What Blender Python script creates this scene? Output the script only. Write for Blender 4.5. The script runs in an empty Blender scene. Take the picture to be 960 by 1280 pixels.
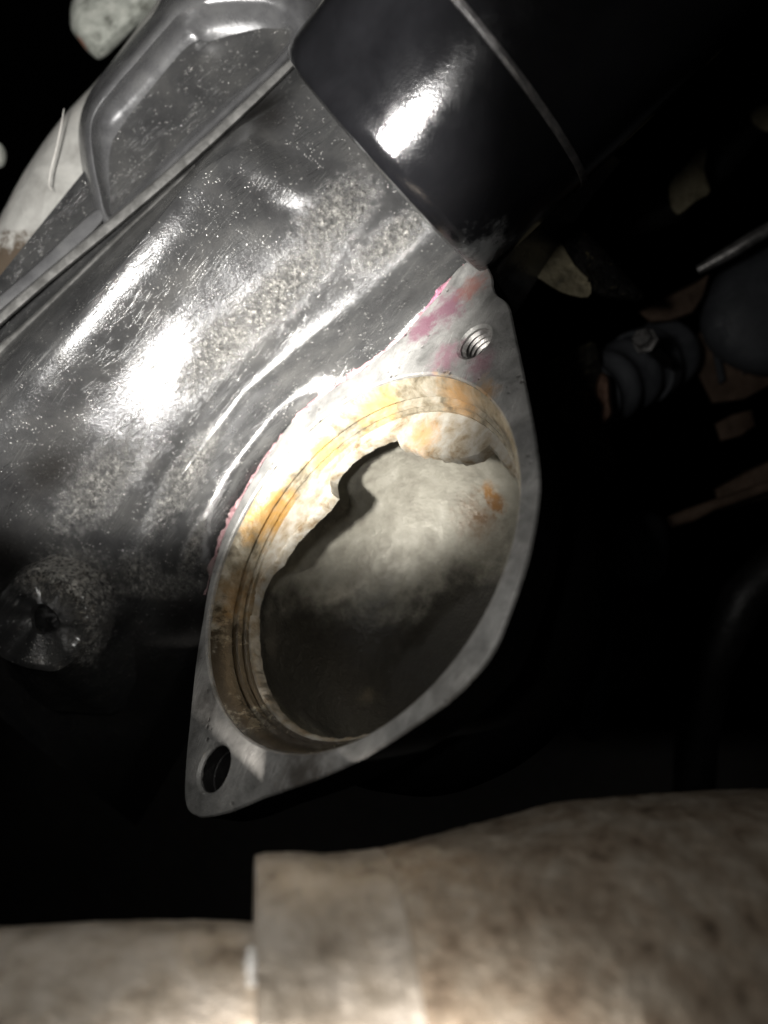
import bpy, bmesh, math, random
import numpy as np
from mathutils import Vector

rnd = random.Random(7)
rng = np.random.default_rng(7)
scene = bpy.context.scene
COL = scene.collection
F = 924.4            # focal length of the phone camera in photo pixels (960 x 1280)

# ------------------------------------------------------------------ camera
def at(px, py, Y):
    """point seen at photo pixel (px,py) at a distance Y metres in front of the camera"""
    return Vector(((px - 480) / F * Y, Y, -(py - 640) / F * Y))

cam_d = bpy.data.cameras.new('camera')
cam = bpy.data.objects.new('camera', cam_d); COL.objects.link(cam)
cam.rotation_euler = (math.radians(90), 0, 0)
cam_d.lens = 26; cam_d.sensor_width = 36; cam_d.sensor_fit = 'AUTO'
cam_d.clip_start = 0.004; cam_d.clip_end = 20
cam_d.dof.use_dof = True
cam_d.dof.focus_distance = 0.170
cam_d.dof.aperture_fstop = 9.0
scene.camera = cam

# ------------------------------------------------------------------ world, exposure
w = bpy.data.worlds.new('World'); scene.world = w; w.use_nodes = True
w.node_tree.nodes['Background'].inputs[0].default_value = (0.8, 0.9, 1.0, 1)
w.node_tree.nodes['Background'].inputs[1].default_value = 0.0015
vs = scene.view_settings
vs.view_transform = 'Standard'; vs.look = 'None'; vs.exposure = 0; vs.gamma = 1
scene.cycles.use_denoising = True
scene.cycles.denoising_input_passes = 'RGB_ALBEDO_NORMAL'
scene.cycles.denoising_prefilter = 'ACCURATE'
scene.cycles.max_bounces = 6
scene.cycles.sample_clamp_indirect = 4.0

# ------------------------------------------------------------------ lamps (the torch and added fill lamps)
def spot(name, loc, aim, power, size_deg, blend, radius, color):
    d = bpy.data.lights.new(name, 'SPOT'); o = bpy.data.objects.new(name, d); COL.objects.link(o)
    o.location = loc
    o.rotation_euler = (Vector(aim) - Vector(loc)).to_track_quat('-Z', 'Y').to_euler()
    d.energy = power; d.spot_size = math.radians(size_deg); d.spot_blend = blend
    d.shadow_soft_size = radius; d.color = color
    return o
TORCH = (-0.042, 0.008, 0.018)
spot('torch_core', (-0.085, 0.020, 0.002), at(395, 485, .19), 8.0, 32, .9, .006, (1.0, .97, .91))
spot('torch_beam', TORCH, at(125, 172, .19), 5.2, 63, 0.2, .009, (1.0, .98, .95))
spot('torch_halo', TORCH, at(480, 480, .2), .30, 150, 0.5, .009, (1.0, .98, .94))
spot('flange_fill', (-0.19, 0.13, 0.09), at(430, 800, .15), .08, 55, 0.8, .006, (1.0, .98, .92))  # added fill lamp for the lower flange, set apart from the torch
spot('pipe_fill', (0.0, -0.06, -0.085), (0.000, .08, -.129), 23.0, 62, 0.5, .004, (1.0, .93, .85))  # added unseen lamp that brightens only the foreground pipe
def point(name, loc, power, radius, color):
    d = bpy.data.lights.new(name, 'POINT'); o = bpy.data.objects.new(name, d); COL.objects.link(o)
    o.location = loc; d.energy = power; d.shadow_soft_size = radius; d.color = color
    return o


# ------------------------------------------------------------------ helpers
def link(name, me, mat=None, parent=None, smooth=True):
    o = bpy.data.objects.new(name, me); COL.objects.link(o)
    if mat: me.materials.append(mat)
    if smooth:
        for p in me.polygons: p.use_smooth = True
    if parent: o.parent = parent
    return o
def from_py(name, v, f, mat=None, parent=None, smooth=True):
    me = bpy.data.meshes.new(name); me.from_pydata([tuple(p) for p in v], [], f); me.update()
    return link(name, me, mat, parent, smooth)
def from_bm(name, bm, mat=None, parent=None, smooth=True):
    bmesh.ops.recalc_face_normals(bm, faces=bm.faces[:])
    me = bpy.data.meshes.new(name); bm.to_mesh(me); bm.free()
    return link(name, me, mat, parent, smooth)
def thing(name, label, cat, loc=None, group=None):
    # the root stays at the world origin so that its parts keep world coordinates
    o = bpy.data.objects.new(name, None); COL.objects.link(o)
    o['label'] = label; o['category'] = cat
    o.empty_display_size = .01
    if group: o['group'] = group
    return o
def tag(o, label, cat, group=None):
    o['label'] = label; o['category'] = cat
    if group: o['group'] = group
    return o
def sharp(o, deg=35):
    me = o.data
    try:
        me.set_sharp_from_angle(angle=math.radians(deg))
    except Exception:
        pass
    return o

def catmull(pts, n=6, closed=True):
    P = np.array(pts, float); N = len(P); out = []
    for i in range(N if closed else N - 1):
        if closed:
            a, b, c, d = P[(i-1) % N], P[i], P[(i+1) % N], P[(i+2) % N]
        else:
            a, b, c, d = P[max(i-1, 0)], P[i], P[i+1], P[min(i+2, N-1)]
        for k in range(n):
            t = k / n
            out.append(.5*((2*b)+(-a+c)*t+(2*a-5*b+4*c-d)*t*t+(-a+3*b-3*c+d)*t**3))
    if not closed: out.append(P[-1])
    return np.array(out)

def frame_of(n):
    n = Vector(n).normalized()
    u = n.cross(Vector((0, 0, 1)))
    if u.length < 1e-4: u = Vector((1, 0, 0))
    u.normalize(); v = u.cross(n)
    return n, u, v

def lathe(name, c, n, prof, mat, parent, seg=96, cap=False, jitter=0, arc=None):
    """surface of revolution round the axis n through c; prof = [(radius, distance along n)]"""
    n, u, v = frame_of(n); V = []; Fc = []
    for (r, d) in prof:
        for k in range(seg):
            a = 2*math.pi*k/seg if arc is None else math.radians(arc[0]+(arc[1]-arc[0])*k/(seg-1))
            rr = r + (rng.normal()*jitter if jitter else 0)
            V.append(Vector(c) + n*d + u*(rr*math.cos(a)) + v*(rr*math.sin(a)))
    for i in range(len(prof)-1):
        for k in range(seg if arc is None else seg-1):
            k2 = (k+1) % seg
            Fc.append((i*seg+k, i*seg+k2, (i+1)*seg+k2, (i+1)*seg+k))
    if cap:
        Fc.append(tuple(range((len(prof)-1)*seg, len(prof)*seg)))
    return sharp(from_py(name, V, Fc, mat, parent), 30)

def tube(name, path, radii, mat, parent=None, seg=20, jitter=0., caps=True):
    """tube along 3-D points with a radius each"""
    P = [Vector(p) for p in path]
    if not hasattr(radii, '__len__'): radii = [radii]*len(P)
    V = []; Fc = []; ref = None
    for i, p in enumerate(P):
        t = (P[min(i+1, len(P)-1)] - P[max(i-1, 0)]).normalized()
        if ref is None:
            ref = t.cross(Vector((0.3, 0.9, 0.2))).normalized()
        ref = (ref - t*ref.dot(t)).normalized(); b = t.cross(ref)
        for k in range(seg):
            a = 2*math.pi*k/seg
            r = radii[i]*(1+(rng.normal()*jitter if jitter else 0))
            V.append(p + ref*(r*math.cos(a)) + b*(r*math.sin(a)))
    for i in range(len(P)-1):
        for k in range(seg):
            k2 = (k+1) % seg
            Fc.append((i*seg+k, i*seg+k2, (i+1)*seg+k2, (i+1)*seg+k))
    if caps:
        Fc.append(tuple(range(seg))[::-1]); Fc.append(tuple((len(P)-1)*seg+k for k in range(seg)))
    return sharp(from_py(name, V, Fc, mat, parent), 40)

def pillow(name, outline, Yf, layers, mat, parent=None, smooth_n=5, noise=0., wide=None):
    """solid raised from an outline: Yf(px,py) gives the base depth; layers = [(inset_px, towards camera m)]"""
    P = catmull(outline, smooth_n) if smooth_n > 1 else np.array(outline, float)
    N = len(P)
    T = np.roll(P, -1, 0) - np.roll(P, 1, 0); T /= np.linalg.norm(T, axis=1)[:, None]+1e-9
    area = .5*np.sum(P[:, 0]*np.roll(P[:, 1], -1)-np.roll(P[:, 0], -1)*P[:, 1])
    Nn = np.stack([-T[:, 1], T[:, 0]], 1)*(1 if area > 0 else -1)
    W = np.ones(N)
    if wide:                                   # wider rounding on the side that faces (dx,dy)
        (dx, dy), k_ = wide
        W = 1+(k_-1)*np.clip(-(Nn[:, 0]*dx+Nn[:, 1]*dy), 0, 1)**1.5
        for _ in range(8): W = (np.roll(W, 1)+W*2+np.roll(W, -1))/4
    bm = bmesh.new(); rings = []
    for (ins, rise) in layers:
        q = P + Nn*(ins*W)[:, None]
        rings.append([bm.verts.new(at(x, y, (Yf(x, y) if callable(Yf) else Yf) - rise + (rng.normal()*noise if noise else 0))) for x, y in q])
    for a, b in zip(rings, rings[1:]):
        for k in range(N):
            k2 = (k+1) % N
            bm.faces.new((a[k], a[k2], b[k2], b[k]))
    bmesh.ops.triangle_fill(bm, edges=[e for e in bm.edges if e.verts[0] in set(rings[-1]) and e.verts[1] in set(rings[-1])], use_beauty=True)
    return sharp(from_bm(name, bm, mat, parent), 50)

# ------------------------------------------------------------------ materials
def material(name, cols, scale=60., rough=(.35, .6), metal=.7, bumps=(), stains_shade=(), attr=(), detail=6, coat=0., spec=.5, scratch=None, pits_sparkle=None):
    """cols: colour ramp stops [(pos,(r,g,b))] over a noise; bumps: (scale, strength, distance m);
       stains: (centre, radius m, colour, noise scale, edge, roughness, metallic); attr: vertex masks (attribute, colour, rough, bump)"""
    m = bpy.data.materials.new(name); m.use_nodes = True
    nt = m.node_tree; N = nt.nodes; L = nt.links
    bs = N['Principled BSDF']
    geo = N.new('ShaderNodeNewGeometry')
    def noise(sc, det=6, ro=.6, dist=0.):
        n = N.new('ShaderNodeTexNoise'); n.inputs['Scale'].default_value = sc
        n.inputs['Detail'].default_value = det; n.inputs['Roughness'].default_value = ro
        n.inputs['Distortion'].default_value = dist
        L.new(geo.outputs['Position'], n.inputs['Vector']); return n.outputs['Fac']
    def math_(op, a, b=None, clamp=False):
        x = N.new('ShaderNodeMath'); x.operation = op; x.use_clamp = clamp
        for i, v in enumerate((a, b)):
            if v is None: continue
            if isinstance(v, (int, float)): x.inputs[i].default_value = v
            else: L.new(v, x.inputs[i])
        return x.outputs[0]
    def mapr(v, a, b, c, d):
        x = N.new('ShaderNodeMapRange'); x.interpolation_type = 'SMOOTHSTEP'
        x.inputs[1].default_value = a; x.inputs[2].default_value = b; x.inputs[3].default_value = c; x.inputs[4].default_value = d
        L.new(v, x.inputs[0]); return x.outputs[0]
    def mixc(f, a, b):
        x = N.new('ShaderNodeMix'); x.data_type = 'RGBA'
        L.new(f, x.inputs['Factor'])
        for sock, v in ((x.inputs[6], a), (x.inputs[7], b)):
            if isinstance(v, tuple): sock.default_value = (*v, 1)
            else: L.new(v, sock)
        return x.outputs[2]
    def mixf(f, a, b):
        x = N.new('ShaderNodeMix'); x.data_type = 'FLOAT'
        L.new(f, x.inputs['Factor'])
        for sock, v in ((x.inputs[2], a), (x.inputs[3], b)):
            if isinstance(v, (int, float)): sock.default_value = v
            else: L.new(v, sock)
        return x.outputs[0]
    r = N.new('ShaderNodeValToRGB'); els = r.color_ramp.elements
    while len(els) < len(cols): els.new(.5)
    for e, (p, c) in zip(els, cols): e.position = p; e.color = (*c, 1)
    base = noise(scale, detail, .62, .3)
    L.new(base, r.inputs[0])
    color = r.outputs[0]
    rgh = mapr(noise(scale*2.3, 5, .65), .3, .7, rough[0], rough[1])
    met = None
    hgt = None
    for (sc, st, di) in bumps:
        h = math_('MULTIPLY', noise(sc, 4, .6), st*di)
        hgt = h if hgt is None else math_('ADD', hgt, h)
    metv = metal
    if scratch:                                # fine scraped lines in one direction of the surface
        for (d1, d2, amt) in scratch:
            cx = []
            for d_, f_ in ((d1, 3500), (d2, 60)):
                dt = N.new('ShaderNodeVectorMath'); dt.operation = 'DOT_PRODUCT'; L.new(geo.outputs['Position'], dt.inputs[0]); dt.inputs[1].default_value = tuple(Vector(d_)*f_); cx.append(dt.outputs['Value'])
            cb = N.new('ShaderNodeCombineXYZ'); L.new(cx[0], cb.inputs[0]); L.new(cx[1], cb.inputs[1])
            nn = N.new('ShaderNodeTexNoise'); nn.inputs['Scale'].default_value = 1; nn.inputs['Detail'].default_value = 3; L.new(cb.outputs[0], nn.inputs['Vector'])
            sm = math_('MULTIPLY', mapr(nn.outputs['Fac'], .56, .68, 0, 1), mapr(noise(150, 3), .42, .6, 0, 1))
            color = mixc(math_('MULTIPLY', sm, .45), color, amt)
            h = math_('MULTIPLY', sm, -.00006); hgt = h if hgt is None else math_('ADD', hgt, h)
    if pits_sparkle:
        vo = N.new('ShaderNodeTexVoronoi'); vo.inputs['Scale'].default_value = pits_sparkle[0]; L.new(geo.outputs['Position'], vo.inputs['Vector'])
        pm = math_('MULTIPLY', mapr(math_('ADD', vo.outputs['Distance'], math_('MULTIPLY', math_('SUBTRACT', noise(pits_sparkle[0]*1.7, 3), .5), .35)), .10, .32, 1, 0), mapr(noise(pits_sparkle[0]*.3, 3), pits_sparkle[2], pits_sparkle[2]+.08, 0, 1))
        color = mixc(math_('MULTIPLY', pm, .8), color, pits_sparkle[1])
        h = math_('MULTIPLY', pm, -.0003 if pits_sparkle[1][0] < .3 else .00012); hgt = h if hgt is None else math_('ADD', hgt, h)
    for (aname, acol, arough, ametal, abumps, nz) in attr:
        a = N.new('ShaderNodeAttribute'); a.attribute_name = aname
        mask = a.outputs['Fac']
        if isinstance(acol, list):
            rr = N.new('ShaderNodeValToRGB'); ee = rr.color_ramp.elements
            while len(ee) < len(acol): ee.new(.5)
            for e, (p, c) in zip(ee, acol): e.position = p; e.color = (*c, 1)
            L.new(noise(900, 4, .7), rr.inputs[0]); acol = rr.outputs[0]
        mm = mapr(math_('MULTIPLY', mask, math_('ADD', math_('MULTIPLY', math_('SUBTRACT', noise(nz[0], 8, .8), .5), nz[1]), 1.0)), nz[2], nz[3], 0, 1)
        color = mixc(mm, color, acol); rgh = mixf(mm, rgh, arough); metv = mixf(mm, metv, ametal)
        for (sc, st, di) in abumps:
            h = math_('MULTIPLY', math_('MULTIPLY', noise(sc, 3, .6), st*di), mm)
            hgt = h if hgt is None else math_('ADD', hgt, h)
    for (c, rad, scol, nsc, edge, srough, smet) in stains_shade:
        d = N.new('ShaderNodeVectorMath'); d.operation = 'DISTANCE'
        L.new(geo.outputs['Position'], d.inputs[0]); d.inputs[1].default_value = tuple(c)
        v = math_('SUBTRACT', 1.0, math_('DIVIDE', d.outputs['Value'], rad))
        v = math_('ADD', v, math_('MULTIPLY', math_('SUBTRACT', noise(nsc, 8, .7, .12),    .5), 1.9 if nsc > 150 else .7))
        mm = mapr(v, .1, .3+edge*1.5, 0, .8 if edge > .2 else .97)
        color = mixc(mm, color, scol)
        if srough is not None: rgh = mixf(mm, rgh, srough)
        if smet is not None: metv = mixf(mm, metv, smet)
    L.new(color, bs.inputs['Base Color']); L.new(rgh, bs.inputs['Roughness'])
    if isinstance(metv, (int, float)): bs.inputs['Metallic'].default_value = metv
    else: L.new(metv, bs.inputs['Metallic'])
    bs.inputs['Specular IOR Level'].default_value = spec
    if coat:
        bs.inputs['Coat Weight'].default_value = coat; bs.inputs['Coat Roughness'].default_value = .12
    if hgt is not None:
        b = N.new('ShaderNodeBump'); b.inputs['Strength'].default_value = 1.0; b.inputs['Distance'].default_value = 1.0
        L.new(hgt, b.inputs['Height']); L.new(b.outputs[0], bs.inputs['Normal'])
    return m

g = lambda x: (x, x, x)
# flange plane (fitted to the photograph): normal up-left, towards the camera
FN = Vector((-0.63846, -0.62145, 0.45406)).normalized()
FC = at(426.8, 681.5, .16)
def on_plane(px, py, d=0.):
    r = Vector(((px-480)/F, 1, -(py-640)/F))
    return r*((FN.dot(FC)-d)/FN.dot(r))
_, FU, FV = frame_of(FN)

PINK = (.20, .08, .12); RUST = (.42, .17, .03); OCHRE = (.55, .34, .10)
M_flange = material('worn_cast_aluminium',
    [(.30, (.14, .138, .132)), (.43, (.225, .222, .214)), (.56, (.30, .295, .285)), (.74, (.40, .39, .375))], 150, (.34, .55), .35,
    [(2600, .5, .00025), (500, .5, .0004)],
    stains_shade=[(on_plane(560, 385), .0085, PINK, 420, .35, .4, .4), (on_plane(528, 408), .0065, PINK, 420, .3, .4, .4),
            (on_plane(590, 360), .0065, (.28, .12, .10), 420, .4, .4, .4),
            (on_plane(560, 445), .0075, (.26, .13, .17), 420, .45, .45, .3), (on_plane(600, 455), .006, (.24, .12, .15), 420, .4, .45, .3),
            (on_plane(545, 488), .007, (.45, .27, .07), 300, .4, .5, .2), (on_plane(600, 495), .006, (.38, .2, .06), 300, .4, .5, .2),
            (on_plane(645, 560), .010, (.12, .12, .12), 300, .6, .45, .5),
            (on_plane(380, 965), .012, (.07, .06, .05), 420, .5, .4, .4),
            (on_plane(262, 870), .007, (.06, .055, .05), 420, .5, .4, .4),
            (on_plane(560, 860), .014, (.10, .095, .085), 420, .8, .5, .3), (on_plane(250, 990), .010, (.10, .10, .095), 420, .8, .4, .3), (on_plane(640, 690), .012, (.10, .095, .09), 420, .8, .4, .3)],
    scratch=[(FU, FV, (.62, .61, .59)), ((FU+FV*.6), (FV-FU*.6), (.10, .10, .10))], pits_sparkle=(480, (.07, .065, .06), .57))
M_bore = material('stained_bore_aluminium',
    [(.30, (.06, .05, .035)), (.44, (.18, .155, .11)), (.56, (.29, .26, .20)), (.74, (.42, .39, .34))], 240, (.3, .55), .35,
    [(2200, .5, .0002), (420, .4, .0005)],
    stains_shade=[(on_plane(335, 640, .004), .013, (.34, .18, .035), 260, .3, .35, .3), (on_plane(400, 560, .004), .009, (.46, .30, .10), 300, .3, .35, .3),
            (on_plane(300, 740, .004), .013, (.22, .115, .025), 260, .5, .3, .3),
            (on_plane(470, 500, .004), .012, (.52, .34, .12), 260, .5, .35, .3),
            (on_plane(570, 500, .004), .012, (.44, .25, .10), 260, .5, .4, .3),
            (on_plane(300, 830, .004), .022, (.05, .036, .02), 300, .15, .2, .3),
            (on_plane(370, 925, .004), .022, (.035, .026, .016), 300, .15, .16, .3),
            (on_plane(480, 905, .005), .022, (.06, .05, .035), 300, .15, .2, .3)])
M_lip = material('limescaled_lip',
    [(.3, (.16, .11, .06)), (.42, (.27, .23, .17)), (.56, (.35, .325, .28)), (.75, (.44, .42, .38))], 260, (.4, .7), .2,
    [(2000, .5, .0002), (420, .5, .0005)],
    stains_shade=[(on_plane(470, 520, .0095), .006, (.5, .25, .06), 300, .5, .5, .1), (on_plane(530, 545, .0095), .008, (.42, .24, .10), 420, .5, .5, .1),
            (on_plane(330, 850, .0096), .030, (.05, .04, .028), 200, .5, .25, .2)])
CAV = [(.0405, -.0128), (.0425, -.0138), (.0434, -.019), (.0436, -.027), (.0425, -.036), (.039, -.044), (.032, -.050), (.021, -.0535), (.010, -.0550), (.0, -.0553)]
def on_cav(px, py):
    # point of the bell's inside seen through the bore at this photo pixel
    d = Vector(((px-480)/F, 1, -(py-640)/F)); t = FN.dot(FC)/FN.dot(d)
    ds = [-q[1] for q in CAV]; rs = [q[0] for q in CAV]
    for k in range(1, 900):
        p = d*(t+k*.0001); q = p-FC; dep = -q.dot(FN); r = (q+FN*dep).length
        if dep > .014 and (dep > ds[-1] or r > np.interp(dep, ds, rs)): return p
    return p
M_cavity = material('bell_casting',
    [(.3, (.16, .148, .122)), (.55, (.25, .238, .20)), (.8, (.33, .315, .275))], 150, (.4, .7), .25,
    [(1500, .5, .0004), (300, .4, .0010)],
    stains_shade=[(on_cav(598, 648), .0115, (.10, .048, .016), 420, .6, .12, .1), (on_cav(620, 628), .0045, (.16, .07, .015), 420, .3, .12, .1), (on_cav(612, 612), .004, (.25, .12, .03), 420, .5, .2, .1),
            (on_cav(470, 860), .037, (.012, .010, .007), 140, .18, .35, .0), (on_cav(370, 830), .030, (.012, .010, .007), 140, .18, .35, .0), (on_cav(580, 800), .030, (.012, .010, .007), 140, .18, .35, .0),  # lower cavity's shade, with brown oil, painted as soft near-black spots
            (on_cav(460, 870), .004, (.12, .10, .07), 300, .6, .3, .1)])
M_shell = material('oily_painted_casting',
    [(.3, (.045, .045, .046)), (.5, (.08, .08, .08)), (.7, (.13, .128, .124))], 60, (.15, .29), .6,
    [(2400, .42, .0002), (900, .22, .0003), (200, .10, .0006)],
    attr=[('grime', [(.36, (.08, .075, .066)), (.46, (.32, .31, .29)), (.6, (.72, .70, .65))], .30, .55, [(1900, .6, .0008), (800, .35, .0009)], (520, 4.5, .15, .9)),
          ('oil', (.014, .013, .012), .14, .25, [(900, .5, .0004)], (120, .5, 0., 1.1))], coat=.2,  # oil film, also carries painted shade on the lower shell
    scratch=[((.80, 0, -.60), (.60, 0, .80), (.20, .20, .19)), ((.62, 0, -.78), (.78, 0, .62), (.03, .03, .03))], pits_sparkle=(1200, (.52, .51, .48), .515))  # pale dots paint sparkle onto the shell
M_web = M_shell
M_bead = material('sealant_residue', [(.3, (.16, .08, .085)), (.5, (.30, .17, .18)), (.7, (.42, .36, .34))], 500, (.35, .6), .1,
                  [(1800, .8, .0006)],
                  stains_shade=[(on_plane(262, 720), .016, (.10, .08, .075), 500, .5, .5, .1), (on_plane(548, 372), .011, (.22, .06, .12), 500, .5, .4, .2)])
M_steel = material('thread_steel', [(.35, (.18, .17, .165)), (.6, (.40, .39, .38))], 300, (.3, .5), .7, [(2500, .4, .0002)])
M_pan = material('grey_coated_pan', [(.3, (.22, .215, .20)), (.5, (.33, .325, .305)), (.75, (.42, .41, .38))], 90, (.3, .5), .25,
                 [(2500, .4, .0002), (400, .3, .0004)],
                 stains_shade=[(at(28, 300, .2), .008, (.03, .02, .015), 300, .3, .5, .1), (at(75, 270, .2), .006, (.04, .03, .02), 300, .3, .5, .1), (at(0, 330, .218), .016, (.05, .035, .022), 220, .18, .5, .1), (at(60, 330, .215), .012, (.06, .042, .028), 220, .18, .5, .1),
                         (at(285, 118, .19), .004, (.42, .41, .37), 500, .3, .6, .1)])
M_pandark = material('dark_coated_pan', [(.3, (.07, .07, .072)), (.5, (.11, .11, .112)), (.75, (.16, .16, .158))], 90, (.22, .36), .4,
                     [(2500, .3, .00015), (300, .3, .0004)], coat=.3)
M_cyl = material('gloss_black_casing', [(.3, (.004, .004, .0045)), (.7, (.008, .008, .009))], 60, (.11, .2), .0,
                 [(1800, .3, .00015)],
                 stains_shade=[(at(600, 305, .165), .011, (.20, .205, .205), 160, .45, .5, .2),
                         (at(560, 290, .165), .010, (.12, .125, .125), 330, .6, .45, .2)], coat=.2)
M_band = material('scuffed_black_metal', [(.3, (.03, .029, .029)), (.7, (.13, .125, .125))], 300, (.35, .55), .4, [(1800, .5, .0004)])
M_pipe = material('weathered_exhaust_steel',
    [(.30, (.10, .075, .055)), (.39, (.26, .20, .145)), (.52, (.34, .28, .215)), (.68, (.45, .39, .32))], 190, (.38, .6), .55,
    [(700, .5, .0006), (130, .5, .0012)])
M_pipe2 = material('weathered_sleeve_steel',
    [(.28, (.20, .165, .13)), (.42, (.40, .345, .28)), (.6, (.54, .485, .42)), (.75, (.60, .55, .49))], 150, (.32, .5), .6,
    [(700, .5, .0006), (130, .5, .0012)])
M_glint = material('glint_white', [(.3, (.60, .59, .57)), (.7, (.80, .79, .77))], 300, (.15, .3), .25, [(1500, .4, .0004)])  # white colour paints the glint on the sleeve's end edge
M_rim = material('grey_rim_strip', [(.3, (.07, .068, .064)), (.5, (.14, .138, .132)), (.75, (.24, .235, .225))], 220, (.28, .5), .4, [(1500, .4, .0003)])
M_scratch = material('bare_scratch', [(.3, (.3, .29, .27)), (.7, (.5, .48, .45))], 300, (.4, .6), .2)
M_black = material('shade_black', [(.3, (.0015, .0015, .0015)), (.7, (.003, .003, .003))], 80, (.6, .8), 0., [(600, .4, .0005)], spec=.05)  # shade put into colour: near-black flange side, bell outside and bay wall
M_crust_shade = material('shaded_crust', [(.3, (.004, .004, .004)), (.6, (.010, .009, .008)), (.74, (.10, .085, .045))], 420, (.4, .7), .1, [(900, .8, .001)], spec=.12)  # crust colour darkened for the shadow the cylinder casts on it
M_dark = material('black_engine_metal', [(.3, (.006, .006, .006)), (.6, (.013, .012, .012)), (.8, (.03, .028, .025))], 50, (.4, .7), .2,
                  [(500, .5, .0008)])
M_crust = material('crusted_grime', [(.3, (.02, .02, .018)), (.55, (.08, .075, .062)), (.72, (.34, .30, .18))], 400, (.3, .6), .2,
                   [(900, .9, .0012)], spec=.2)
M_tan = material('tan_scaled_metal', [(.3, (.08, .07, .043)), (.5, (.19, .165, .105)), (.75, (.28, .25, .17))], 170, (.5, .75), .2, [(700, .6, .0008)])
M_brown = material('rusty_brown_metal', [(.3, (.07, .045, .03)), (.6, (.15, .10, .07)), (.8, (.22, .16, .12))], 90, (.5, .8), .2, [(600, .5, .0008)])
M_rubber = material('grey_black_rubber', [(.3, (.05, .053, .06)), (.7, (.10, .105, .115))], 90, (.45, .65), 0., [(700, .4, .0005)])
M_copper = material('copper_clip', [(.3, (.22, .12, .08)), (.7, (.42, .26, .19))], 200, (.35, .55), .5, [(700, .5, .0005)])
M_green = material('mottled_grey_casting', [(.3, (.05, .05, .04)), (.5, (.26, .27, .24)), (.75, (.42, .42, .38))], 130, (.5, .8), .1, [(600, .5, .0008)],
                   stains_shade=[(at(98, 62, .26), .006, (.25, .07, .03), 300, .3, .7, 0.)])

# ------------------------------------------------------------------ background wall of the engine bay
V = []; Fc = []; nx, ny = 46, 46
for j in range(ny):
    for i in range(nx):
        x = -1.1 + 2.2*i/(nx-1); z = -1.1 + 2.2*j/(ny-1)
        V.append((x*1.8, 1.15 + .05*math.sin(9*x+2*z)+.03*math.sin(17*z-5*x)+rng.normal()*.006, z*1.8))
for j in range(ny-1):
    for i in range(nx-1):
        Fc.append((j*nx+i, j*nx+i+1, (j+1)*nx+i+1, (j+1)*nx+i))
o = from_py('engine_bay_wall', V, Fc, M_black); o['kind'] = 'structure'

# ------------------------------------------------------------------ the cast housing
housing = thing('engine_housing', 'oily dark cast housing with a two bolt oval flange round a big open bore', 'engine housing')

KS = 12
def line(pts):
    a = np.array(sorted(pts, key=lambda p: p[0]), float); return a
def ev(a, s, k):
    # linear through the points, softened over a short window
    acc = 0; W = np.array([-18, -12, -6, 0, 6, 12, 18]); wt = np.exp(-(W/11.)**2); wt /= wt.sum()
    for d, q in zip(W, wt): acc = acc + q*np.interp(s+d, a[:, 0], a[:, k])
    return acc
def st(px, py): return (.625*px-.78*py, .78*px+.625*py)
def L_(*pts):
    r = []
    for (px, py, Y) in pts:
        s, t = st(px, py); r.append((s, t, Y))
    s, t, Y = min(r); r.append((s-160, t+10, Y+.07)); r.append((s-500, t+20, Y+.25))
    return line(r)
far_l  = L_((430, -120, .214), (230, 60, .212), (60, 270, .213), (-60, 420, .214), (-200, 600, .220), (-330, 760, .235))
groove = L_((470, -20, .206), (355, 98, .2045), (240, 205, .2045), (150, 285, .2045), (0, 425, .205), (-110, 530, .208), (-240, 690, .222))
should = L_((485, 0, .200), (375, 120, .1985), (300, 160, .1965), (262, 195, .1925), (170, 292, .190), (20, 445, .190), (-90, 550, .194), (-210, 710, .215))
crest  = L_((500, 20, .199), (400, 150, .197), (326, 164, .1955), (299, 184, .1868), (242, 220, .1838), (182, 296, .1830), (77, 428, .1833), (-33, 558, .187), (-110, 690, .203), (-160, 800, .23))
slope  = L_((545, 70, .199), (455, 215, .1975), (400, 260, .196), (352, 258, .1950), (318, 286, .1925), (290, 322, .1920), (200, 412, .1915), (100, 530, .1925), (40, 640, .199), (0, 740, .212), (-60, 850, .24))
slope2 = L_((590, 120, .199), (500, 250, .1985), (440, 300, .1975), (400, 345, .1985), (330, 410, .1992), (255, 500, .1990), (165, 620, .1995), (105, 700, .206), (60, 780, .216), (0, 880, .245))
trough = L_((640, 180, .1995), (545, 292, .2005), (465, 362, .2022), (385, 425, .2035), (306, 490, .2038), (235, 585, .2035), (178, 675, .2042), (140, 745, .2075), (100, 830, .221), (40, 940, .25))
trou2  = L_((655, 195, .1985), (556, 305, .1985), (487, 367, .1995), (415, 432, .1995), (325, 505, .1985), (262, 592, .1975), (203, 690, .1990), (162, 765, .2065), (120, 850, .222), (60, 960, .25))
ridge  = L_((665, 205, .1950), (565, 316, .1945), (505, 365, .1950), (440, 432, .1960), (345, 512, .1955), (285, 590, .1950), (226, 700, .1965), (186, 775, .2040), (140, 860, .222), (80, 970, .25))
bound  = L_((690, 225, .1850), (580, 345, .1822), (520, 397, .1858), (470, 457, .1902), (398, 505, .1978), (371, 530, .2010), (320, 592, .2014), (284, 660, .2000), (262, 715, .1970), (240, 790, .2050), (200, 880, .226), (140, 990, .255))
under  = L_((730, 260, .215), (640, 400, .215), (590, 450, .219), (540, 510, .222), (470, 560, .231), (430, 590, .233), (380, 650, .233), (340, 720, .233), (320, 770, .231), (290, 830, .240), (240, 920, .262), (180, 1020, .285))
LINES = [far_l, groove, should, crest, slope, slope2, trough, trou2, ridge, bound, under]
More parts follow.
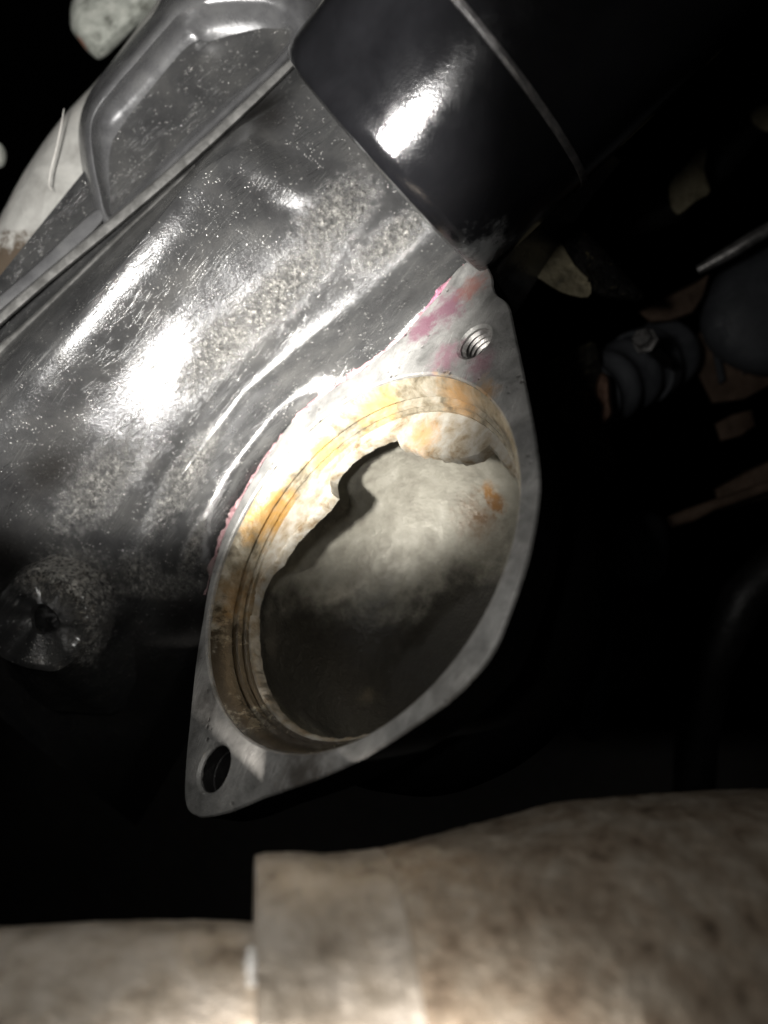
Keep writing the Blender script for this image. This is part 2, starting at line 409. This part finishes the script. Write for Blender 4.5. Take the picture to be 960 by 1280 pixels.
def pchip(x, y, xq):
    h = np.diff(x); d = np.diff(y)/h
    m = np.zeros_like(y); m[0] = d[0]; m[-1] = d[-1]
    for i in range(1, len(x)-1):
        if d[i-1]*d[i] > 0:
            w1 = 2*h[i]+h[i-1]; w2 = h[i]+2*h[i-1]
            m[i] = (w1+w2)/(w1/d[i-1]+w2/d[i])
    k = np.clip(np.searchsorted(x, xq)-1, 0, len(h)-1); t = (xq-x[k])/h[k]
    return ((2*t**3-3*t**2+1)*y[k]+(t**3-2*t**2+t)*h[k]*m[k]+(-2*t**3+3*t**2)*y[k+1]+(t**3-t**2)*h[k]*m[k+1])
def blob(px, py, cx, cy, a, b, ang):
    c, s_ = math.cos(math.radians(ang)), math.sin(math.radians(ang))
    dx, dy = px-cx, py-cy
    X = (dx*c+dy*s_)/a; Yv = (-dx*s_+dy*c)/b
    return np.exp(-(X*X+Yv*Yv))
S = np.arange(-700, 330, 4.); TS = []; YS = []
for s in S:
    t = np.array([ev(a, s, 1) for a in LINES]); y = np.array([ev(a, s, 2) for a in LINES])
    for i in range(1, len(t)):
        if t[i] < t[i-1]+5: t[i] = t[i-1]+5
    q = np.concatenate([np.linspace(t[i], t[i+1], KS, endpoint=False) for i in range(len(t)-1)]+[[t[-1]]])
    TS.append(q); YS.append(pchip(t, y, q))
TS = np.array(TS); YS = np.array(YS)
k = np.array([.06, .12, .18, .28, .18, .12, .06])          # soften the loft along the ridge
pad = np.pad(YS, ((3, 3), (0, 0)), mode='edge'); YS = sum(k[i]*pad[i:i+len(YS)] for i in range(7))
SS = np.repeat(S[:, None], TS.shape[1], 1)
PX = .625*SS+.78*TS; PY = -.78*SS+.625*TS
# cast unevenness
YS = YS + .00030*np.sin(PX*.021+PY*.012)*np.sin(PY*.018-PX*.009+1.)
XW = (PX-480)/F*YS; ZW = -(PY-640)/F*YS
n1, n2 = YS.shape
V = np.stack([XW, YS, ZW], 2).reshape(-1, 3)
Fc = [(i*n2+j, i*n2+j+1, (i+1)*n2+j+1, (i+1)*n2+j) for i in range(n1-1) for j in range(n2-1)]
shell = from_py('shell', V, Fc, M_shell, housing)
gr = np.zeros_like(PX); oil = np.zeros_like(PX)
for b in [(350, 365, 120, 34, -45), (420, 265, 75, 40, -45), (490, 300, 70, 26, -40), (280, 430, 90, 34, -50), (120, 610, 90, 40, -50), (230, 600, 90, 26, -58), (90, 715, 70, 36, 10), (80, 722, 50, 25, 10),
          (170, 715, 35, 30, 0), (200, 735, 70, 18, 0), (100, 800, 40, 30, 0), (240, 690, 14, 60, 20)]:
    gr = np.maximum(gr, .5*blob(PX, PY, *b))
for b in [(150, 1000, 400, 170, 0), (150, 860, 220, 90, 0), (60, 590, 70, 45, -30), (230, 770, 50, 40, 0), (0, 700, 60, 60, 0), (330, 140, 40, 40, 0)]:  # lower blobs paint the shell's shade through the oil mask
    oil = np.maximum(oil, .9*blob(PX, PY, *b))
for nm, arr in (('grime', gr), ('oil', oil)):
    at_ = shell.data.attributes.new(nm, 'FLOAT', 'POINT'); at_.data.foreach_set('value', arr.reshape(-1).astype(np.float32))

# mounting flange: a plate in its own tilted plane with the bore and two bolt holes
outline = [(598, 322), (613, 342), (615, 357), (620, 367), (634, 380), (643, 417), (654, 470), (665, 527), (672, 576), (673, 619), (663, 680), (648, 732),
           (617, 810), (585, 852), (554, 880), (512, 909), (471, 936), (429, 958), (382, 978), (330, 996), (288, 1013), (254, 1021), (237, 1016), (230, 998),
           (231, 956), (235, 914), (239, 872), (245, 820), (252, 779), (260, 732), (271, 692), (286, 652), (320, 590), (363, 528), (396, 500), (427, 477),
           (452, 462), (477, 441), (502, 420), (526, 392), (548, 367), (572, 335)]
def uv(p): q = Vector(p)-FC; return np.array((q.dot(FU), q.dot(FV)))
OUT = catmull([uv(on_plane(x, y)) for x, y in outline], 9)
RB = .0441
T_ = np.convolve(np.concatenate([rng.normal(size=len(OUT)), np.zeros(2)]), [.25, .5, .25], 'valid')
OUT = OUT*(1+.0013*T_[:, None]*rng.random(len(OUT))[:, None])
def hole_r(px, py, rpx):
    c = on_plane(px, py); return uv(c), rpx/F*c.y
H1, R1 = hole_r(593, 427, 23.5); H2, R2 = hole_r(267, 960, 29.)
def circ(c, r, n): a = np.linspace(0, 2*np.pi, n, endpoint=False); return np.stack([c[0]+r*np.cos(a), c[1]+r*np.sin(a)], 1)
def inset(P, d):
    T = np.roll(P, -1, 0)-np.roll(P, 1, 0); T /= np.linalg.norm(T, axis=1)[:, None]+1e-12
    A = .5*np.sum(P[:, 0]*np.roll(P[:, 1], -1)-np.roll(P[:, 0], -1)*P[:, 1])
    return P+np.stack([-T[:, 1], T[:, 0]], 1)*(d if A > 0 else -d)
bm = bmesh.new()
def ring(P, d): return [bm.verts.new(FC+FU*float(x)+FV*float(y)-FN*d) for x, y in P]
def wall(a, b):
    n = len(a)
    for k in range(n): bm.faces.new((a[k], a[(k+1) % n], b[(k+1) % n], b[k]))
def loop_edges(r):
    e = []
    for k in range(len(r)):
        x = bm.edges.get((r[k], r[(k+1) % len(r)]))
        e.append(x or bm.edges.new((r[k], r[(k+1) % len(r)])))
    return e
o0 = ring(inset(OUT, .0007), 0); o1 = ring(inset(OUT, .0002), .0002); o2 = ring(OUT, .0008); pass
b0 = ring(circ((0, 0), RB+.0004, 160), 0); b1 = ring(circ((0, 0), RB, 160), .0004); b1b = ring(circ((0, 0), RB, 160), .0012)
holes = []
for (c, r) in ((H1, R1), (H2, R2)):
    h0 = ring(circ(c, r+.0006, 48), 0); h1 = ring(circ(c, r, 48), .0006); h2 = ring(circ(c, r, 48), .0012); holes.append((h0, h1, h2))
E_ = loop_edges(o0)+loop_edges(b0)+loop_edges(holes[0][0])+loop_edges(holes[1][0])
bmesh.ops.triangle_fill(bm, edges=E_, use_beauty=True)
wall(o0, o1); wall(o1, o2); wall(b0, b1); wall(b1, b1b)
for h0, h1, h2 in holes: wall(h0, h1); wall(h1, h2)
flange = sharp(from_bm('mounting_flange', bm, M_flange, housing), 30)

# cast side below the machined face, black paint deepened to hold its shade
bm = bmesh.new(); a0 = ring(inset(OUT, .00015), .0008); a1 = ring(inset(OUT, .0004), .004); a2 = ring(inset(OUT, .0010), .0105)
wall(a0, a1); wall(a1, a2); from_bm('flange_side', bm, M_black, flange)

# threaded hole (helical ridges) and the plain lower hole
def P2(c): return FC+FU*float(c[0])+FV*float(c[1])
prof = [(R1, -.0010)]; pit = .00125
for i in range(7):
    prof += [(R1-.0000, -.0012-pit*i), (R1-.0007, -.0012-pit*(i+.5))]
prof += [(R1-.0003, -.0105), (R1-.0003, -.012)]
lathe('threaded_hole', P2(H1), FN, prof, M_steel, flange, 48, cap=True)
lathe('bolt_hole', P2(H2), FN, [(R2, -.0010), (R2, -.004), (R2-.0003, -.0042), (R2-.0003, -.007), (R2-.0003, -.0095)], M_dark, flange, 48)  # near-black wall paints in the shade inside the hole

# bore: chamfer, gasket groove, wall
prof = [(RB, -.0011), (RB-.0006, -.0016), (RB-.0016, -.0030), (RB-.0024, -.0046), (RB-.0026, -.0056), (RB-.0019, -.0059), (RB-.0019, -.0064), (RB-.0034, -.0068),
        (RB-.0037, -.0078), (RB-.0033, -.0080), (RB-.0033, -.0083), (RB-.0044, -.0086), (RB-.0046, -.0098)]
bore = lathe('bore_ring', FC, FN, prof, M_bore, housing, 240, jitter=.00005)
# broken inner lip: inner radius follows the notched edge in the photograph
DL = .0096
op = [(307, 772), (312, 752), (322, 735), (331, 716), (346, 702), (362, 676), (385, 652), (405, 633), (416, 618), (413, 600), (419, 589), (437, 570), (465, 553), (494, 543),
      (499, 558), (520, 566), (550, 571), (575, 575), (596, 571), (610, 558)]
A = []; Rr = []
for x, y in op:
    q = uv(on_plane(x, y, DL)+FN*DL); A.append(math.degrees(math.atan2(q[1], q[0]))); Rr.append(np.hypot(*q))
o_ = np.argsort(A); A = np.array(A)[o_]; Rr = np.array(Rr)[o_]
NA = 480; bm = bmesh.new(); rings = [[], [], [], [], []]
for k in range(NA):
    a = -180+360*k/NA
    r = float(np.interp(a, np.concatenate([[-180, -40, -24], A, [140, 150, 180]]), np.concatenate([[.0388, .0385, .0390], np.minimum(Rr, .0395), [.0372, .0388, .0388]])))
    r += .00012*math.sin(a*.9)+rng.normal()*.00006
    ca, sa = math.cos(math.radians(a)), math.sin(math.radians(a))
    for i, (rr, d) in enumerate(((.0412, DL-.0004), (r+.0005, DL-.0002), (r, DL+.0005), (r, DL+.0026), (.0412, DL+.0030))):
        rings[i].append(bm.verts.new(FC+FU*(rr*ca)+FV*(rr*sa)-FN*d))
for a, b in zip(rings, rings[1:]): wall(a, b)
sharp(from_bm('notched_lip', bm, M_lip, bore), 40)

# cavity behind the bore
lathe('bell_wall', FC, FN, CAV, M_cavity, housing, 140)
lathe('bell_outside', FC, FN, [(.0420, -.0106)]+[(r+.0018, d-.001) for r, d in CAV[1:]], M_black, housing, 96)

# sealant residue along the flange edge
edge = catmull([(583, 334), (566, 352), (545, 375), (524, 399), (500, 426), (474, 447), (450, 465), (425, 481), (396, 503), (366, 529), (342, 560), (320, 594),
                (301, 628), (287, 655), (275, 684), (266, 715), (258, 745)], 9, False)
path = [on_plane(x-1.5, y-1.5, .0006)+Vector(rng.normal(size=3)*.00009) for x, y in edge]
lf = np.convolve(rng.normal(size=len(path)+8), np.ones(5)/5, 'valid')
rad = [max(.00018, .00062+.00065*lf[i]+.00004*rng.normal()) for i in range(len(path))]
tube('sealant_bead', path, rad, M_bead, flange, 12, .12)

# bolt boss at the lower left of the housing
bn = Vector((.02, -.95, .10)).normalized()
bc = at(52, 775, .1945)
boss = lathe('bolt_boss', bc, bn, [(.0300, -.035), (.0190, -.014), (.0140, -.004), (.0134, -.0012), (.0122, -.0002), (.0115, 0), (.0040, -.0003), (.0034, -.0012), (.0032, -.012), (.0005, -.0125)],
             M_shell, housing, 64)
for v in boss.data.vertices:
    p = v.co*420; v.co += bn*(.0011*math.sin(p.x*1.1+p.z*.7)*math.sin(p.z*1.3-p.x*.6)) + Vector((math.sin(p.z*.9), 0, math.cos(p.x*.8)))*.0006
d = boss.data; pts = np.array([v.co for v in d.vertices]); 
px_ = 480+F*pts[:, 0]/pts[:, 1]; py_ = 640-F*pts[:, 2]/pts[:, 1]
a1 = d.attributes.new('grime', 'FLOAT', 'POINT'); a1.data.foreach_set('value', (.9*blob(px_, py_, 80, 705, 85, 42, 10)+.55*blob(px_, py_, 112, 800, 28, 60, 0)).astype(np.float32))

# ------------------------------------------------------------------ oil pan at the upper left
pan = thing('oil_pan', 'grey coated pan with scratched side and rounded recessed pocket at upper left', 'oil pan')
pillow('pan_side', [(250, -60), (190, 10), (130, 90), (75, 150), (30, 215), (-10, 290), (-60, 380), (-60, 470), (40, 400), (130, 300), (250, 200), (400, 40), (420, -60)],
       lambda x, y: .227-.00003*x, [(0, -.02), (0, -.004), (4, .001), (12, .0035), (30, .005)], M_pan, pan, 4)
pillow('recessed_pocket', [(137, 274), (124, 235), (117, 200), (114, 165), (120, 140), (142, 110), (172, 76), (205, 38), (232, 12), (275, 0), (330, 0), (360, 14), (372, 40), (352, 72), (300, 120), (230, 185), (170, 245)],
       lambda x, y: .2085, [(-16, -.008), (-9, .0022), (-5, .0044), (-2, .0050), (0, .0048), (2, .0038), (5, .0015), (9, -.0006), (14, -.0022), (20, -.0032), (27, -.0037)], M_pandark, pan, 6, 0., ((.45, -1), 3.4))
for (p, mname, Y, rise) in (
    ([(150, 262), (262, 165), (352, 82), (368, 72), (372, 80), (270, 178), (160, 274), (60, 356), (-60, 460), (-60, 445), (50, 345)], M_rim, .2045, .004),
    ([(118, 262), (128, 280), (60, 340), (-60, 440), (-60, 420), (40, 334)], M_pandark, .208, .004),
    ([(40, 395), (150, 290), (262, 190), (268, 200), (160, 300), (60, 392), (-60, 500), (-60, 480)], M_rim, .203, .004)):
    pillow('pan_rim', p, Y, [(0, -.004), (0, .001), (1.5, rise*.8), (3, rise)], mname, pan, 4)
sc_pts = [at(80, 136, .2135), at(76, 160, .2135), at(70, 188, .2135), at(63, 215, .2135), at(61, 232, .2135), at(64, 238, .2135)]
tube('scratch_ridge', sc_pts, [.0001, .00022, .00026, .00024, .0002, .0001], M_scratch, pan, 8)

# ------------------------------------------------------------------ black cylindrical casing at the upper right
cas = thing('motor_casing', 'gloss black cylinder casing lying across the top right with a pale scuffed tip', 'motor casing')
ax = Vector((.74, -.36, .64)).normalized(); c0 = at(487, 213, .176)
R = .0338
lathe('casing_body', c0, ax, [(.001, .0), (R*.90, 0.), (R*.965, .0006), (R*.99, .0018), (R, .004), (R, .02), (R, .05), (R, .085), (R*.9, .09), (.001, .09)], M_cyl, cas, 128)
lathe('raised_band', c0, ax, [(R*.99, .0290), (R*1.010, .0293), (R*1.015, .0300), (R*1.010, .0307), (R*.99, .0310)], M_band, cas, 128, jitter=.00006)

# ------------------------------------------------------------------ exhaust in the foreground
ex = thing('exhaust_pipe', 'blurred tan weathered exhaust pipe joint across the bottom foreground', 'exhaust pipe')
Yp = .088
def pipe(name, pts, mat, jit=.0, seg=96):
    # pts: (px of the ring, py of its top line, py of the axis)
    # the axis runs slightly away to the right, square to the line of sight at the sleeve's end
    P0 = at(318, 1390, Yp+.012); a = .178; P = []; R_ = []
    for x, yt, ya in pts:
        k = (x-480)/F; y = (P0.y-a*P0.x)/(1-a*k)
        p = Vector((k*y, y, P0.z - (ya-1390)/F*y)); P.append(p)
        R_.append(abs((640-F*p.z/p.y)-yt)/F*(y-.008))
    return tube(name, P, R_, mat, ex, seg, jit)
def dens(pts, n=8): return [tuple(p) for p in catmull(pts, n, False)]
pipe('inner_pipe', dens([(-260, 1178, 1400), (-60, 1172, 1400), (100, 1163, 1395), (220, 1160, 1392), (345, 1164, 1390)]), M_pipe2, .002)
pipe('sleeve', [(318, 1078, 1390), (320, 1072, 1390)]+dens([(334, 1069, 1390), (370, 1068, 1390), (420, 1070, 1390), (470, 1066, 1390), (490, 1063, 1390)]), M_pipe2, .0015)
pipe('collector_cone', dens([(478, 1066, 1392), (520, 1055, 1394), (580, 1040, 1398), (640, 1024, 1402), (710, 1005, 1408), (780, 996, 1412), (860, 990, 1416), (960, 985, 1420), (1100, 985, 1425), (1300, 990, 1425)]), M_pipe, .002)
for (py, rr) in ((1190, 6), (1202, 8), (1214, 7), (1226, 6)):  # white beads added as the glint on the sleeve's rim
    bm = bmesh.new(); bmesh.ops.create_icosphere(bm, subdivisions=3, radius=rr/F*Yp)
    C0 = at(318, 1390, Yp+.012); Rs = (1390-1078)/F*(Yp+.004)     # the sleeve's end ring
    best = min((C0+Vector((.178*Rs*math.cos(a)-.0004, -Rs*math.cos(a), Rs*math.sin(a))) for a in np.linspace(0, 1.5, 400)), key=lambda p: abs(640-F*p.z/p.y-py))
    bmesh.ops.transform(bm, matrix=__import__('mathutils').Matrix.Translation(best), verts=bm.verts[:])
    from_bm('glint_bead', bm, M_glint, ex)

# ------------------------------------------------------------------ dim things behind, right side
o = pillow('support_bracket', [(636, 322), (660, 305), (684, 288), (700, 300), (718, 330), (738, 352), (735, 372), (700, 365), (660, 340), (640, 334)], .215, [(0, -.02), (0, .0002), (1, .0008)], M_tan, None, 3)
tag(o, 'small tan scaled bracket just below the tip of the black cylinder', 'bracket')
o = pillow('grimy_mount', [(690, 293), (712, 276), (742, 298), (776, 336), (806, 372), (772, 374), (745, 367), (722, 339), (704, 313)], .216, [(0, -.03), (0, .0), (3, .0012), (8, .002), (12, .0022)], M_crust_shade, None, 8, .0005)
tag(o, 'black crusted mount beside the small tan bracket', 'engine mount')
o = pillow('tan_plate', [(838, 226), (858, 205), (876, 185), (884, 190), (880, 212), (888, 240), (870, 252), (850, 268), (840, 262), (836, 245)], .26, [(0, -.004), (0, .001), (1.5, .0016)], M_tan, None, 3)
tag(o, 'small pale tan plate showing in the dark right of the black cylinder', 'plate')
o = tube('metal_tube', [at(x, y, Y) for x, y, Y in ((872, 338, .26), (890, 328, .258), (915, 314, .255), (940, 298, .252), (975, 278, .25), (1020, 255, .25))], [.0015, .002, .0023, .0023, .0023, .0023], M_steel, None, 14)
tag(o, 'thin bright metal tube at the right edge above the grey hose', 'tube')
o = pillow('brown_block', [(798, 390), (830, 372), (870, 352), (888, 342), (880, 372), (866, 392), (838, 402), (812, 404)], .275, [(0, -.01), (0, .002), (3, .004)], M_brown, None, 1)
tag(o, 'rusty brown block above the ribbed grey hose', 'block')
o = pillow('black_cover', [(880, 380), (900, 340), (940, 312), (1010, 280), (1060, 320), (1050, 440), (960, 470), (900, 450), (876, 415)], .285, [(0, -.02), (0, .004), (10, .010), (28, .014)], M_rubber, None, 5)
tag(o, 'smooth black cover at the right edge below the bright tube', 'cover')
# ribbed hose
hose = thing('ribbed_hose', 'ribbed dark grey rubber hose end in the dark right of the flange', 'hose')
ha = (at(742, 470, .245), at(850, 412, .275)); hv = (ha[1]-ha[0])
Pp = []; Rr = []
for i in range(60):
    t = i/59; Pp.append(ha[0]+hv*t + Vector((0, .012, -.006))); 
    e = min(1, (i+1)/4)
    Rr.append(.0125*(.75+.25*e)*(1+.09*math.cos(t*26)))
tube('hose_wall', Pp, Rr, M_rubber, hose, 40)
lathe('hose_clamp', Pp[40], hv, [(.0128, -.003), (.0142, -.0028), (.0142, .0028), (.0128, .003)], M_rubber, hose, 40)
bolt = thing('hex_bolt', 'small grey hex bolt sticking out over the ribbed hose', 'bolt')
bd = Vector((-.6, -.7, .2)); bp = at(806, 426, .235)
lathe('bolt_head', bp, bd, [(.0001, .0036), (.0026, .0036), (.0030, .0032), (.0030, 0), (.0042, -.0002), (.0042, -.001)], M_steel, bolt, 6)
lathe('bolt_shank', bp, bd, [(.0018, -.0008), (.0018, -.02)], M_dark, bolt, 16)
o = pillow('rusty_boss', [(680, 470), (688, 452), (712, 440), (742, 428), (752, 470), (748, 520), (770, 570), (765, 600), (738, 585), (715, 545), (692, 508)], .25, [(0, -.03), (0, .002), (4, .0045), (10, .0065), (18, .0078), (26, .0082)], M_crust, None, 8, .0004)
tag(o, 'crusted dull boss with yellowish dirt left of the ribbed hose', 'boss')
o = pillow('copper_clip', [(744, 480), (752, 466), (762, 474), (764, 500), (766, 518), (756, 530), (750, 522), (752, 508), (744, 496)], .243, [(0, -.006), (0, .006), (2, .008), (4, .009)], M_copper, None, 4)
tag(o, 'little copper coloured clip at the mouth of the ribbed hose', 'clip')
o = pillow('lower_brown_bracket', [(892, 612), (930, 590), (965, 574), (1010, 560), (1020, 600), (960, 622), (900, 640)], .275, [(0, -.008), (0, .002), (3, .004)], M_brown, None, 1)
o.name = 'brown_bracket'
tag(o, 'dull brown bracket at the right edge above the thin dark rod', 'bracket')
o = pillow('brown_tab', [(893, 530), (915, 518), (940, 512), (944, 532), (925, 546), (900, 552)], .28, [(0, -.005), (0, .001), (2, .002)], M_brown, None, 1)
tag(o, 'small brown tab in the dark above the brown bracket', 'tab')
rod = tube('control_rod', [at(x, y, .262) for x, y in ((838, 652), (862, 644), (890, 632), (930, 618), (975, 602), (1030, 585))], [.0022, .0026, .0020, .0020, .0020, .0020], M_brown, None, 14)
tag(rod, 'thin dull rod with rounded tip reaching in from the right edge', 'rod')
o = pillow('dark_pump_cover', [(765, 670), (785, 648), (812, 640), (832, 655), (836, 690), (826, 725), (795, 735), (768, 715)], .27, [(0, -.02), (0, .004), (6, .010), (16, .014), (28, .016)], M_rubber, None, 5)
o.name = 'pump_cover'
tag(o, 'domed dark cover with a tiny glint left of the thin rod', 'cover')
# upper-left corner
o = pillow('mottled_casting', [(88, 30), (96, -10), (150, -50), (230, -50), (210, 0), (165, 40), (130, 72), (116, 70), (100, 52)], .262, [(0, -.02), (0, .002), (4, .005), (14, .008)], M_green, None, 4)
tag(o, 'mottled grey green casting with a rusty edge in the top left corner', 'casting')
o = tube('cable_end', [at(-40, 190, .27), at(-14, 192, .268), at(-2, 194, .267), at(3, 195, .267)], [.0045, .0045, .0042, .002], M_green, None, 16)
tag(o, 'pale rounded cable end at the left edge beside the pan', 'cable')
# dark parts that run through the right side of the bay
o = pillow('connector_block', [(868, 420), (905, 398), (960, 380), (1010, 365), (1030, 430), (985, 470), (930, 500), (890, 505), (872, 470)], .295, [(0, -.03), (0, .002), (2, .004)], M_brown, None, 1)
tag(o, 'dull brown connector block in the dark behind the ribbed hose', 'connector')
for k in range(4):
    x = 885+30*k; y = 435-12*k
    r = pillow('rib', [(x, y-22), (x+9, y-26), (x+22, y+40), (x+13, y+45)], .2895, [(0, -.002), (0, .0025), (1.5, .0035)], M_rubber, o, 1)
t = tube('dark_hose', [at(x, y, Y) for x, y, Y in ((1060, 640, .29), (985, 690, .292), (930, 745, .296), (890, 830, .30), (870, 930, .31), (865, 1040, .32))], .0085, M_dark, None, 24)
tag(t, 'dark plain hose bending downwards at the right edge below the thin rod', 'hose')
t = tube('black_cable', [at(x, y, Y) for x, y, Y in ((735, 640, .285), (742, 700, .283), (755, 760, .285), (750, 830, .29), (735, 920, .30))], .0042, M_rubber, None, 16)
tag(t, 'black cable hanging down in the dark right of the flange', 'cable')
o = pillow('grimy_casting', [(715, 740), (760, 722), (800, 740), (830, 790), (815, 850), (760, 870), (715, 850), (700, 790)], .30, [(0, -.04), (0, 0), (6, .004), (16, .007), (28, .008)], M_crust, None, 8, .0005)
tag(o, 'grimy dark casting low in the shadow right of the bore', 'casting')
t = tube('upper_pipe', [at(x, y, Y) for x, y, Y in ((760, 290, .30), (840, 262, .295), (900, 205, .29), (960, 130, .285), (1030, 40, .28))], .006, M_dark, None, 20)
tag(t, 'black pipe passing behind the small tan plate at upper right', 'pipe')
o = pillow('brass_fitting', [(938, 140), (956, 130), (975, 136), (978, 158), (960, 166), (942, 156)], .262, [(0, -.01), (0, .001), (2, .0025), (5, .0032)], M_tan, None, 3)
tag(o, 'small dull fitting cut by the right edge near the top', 'fitting')
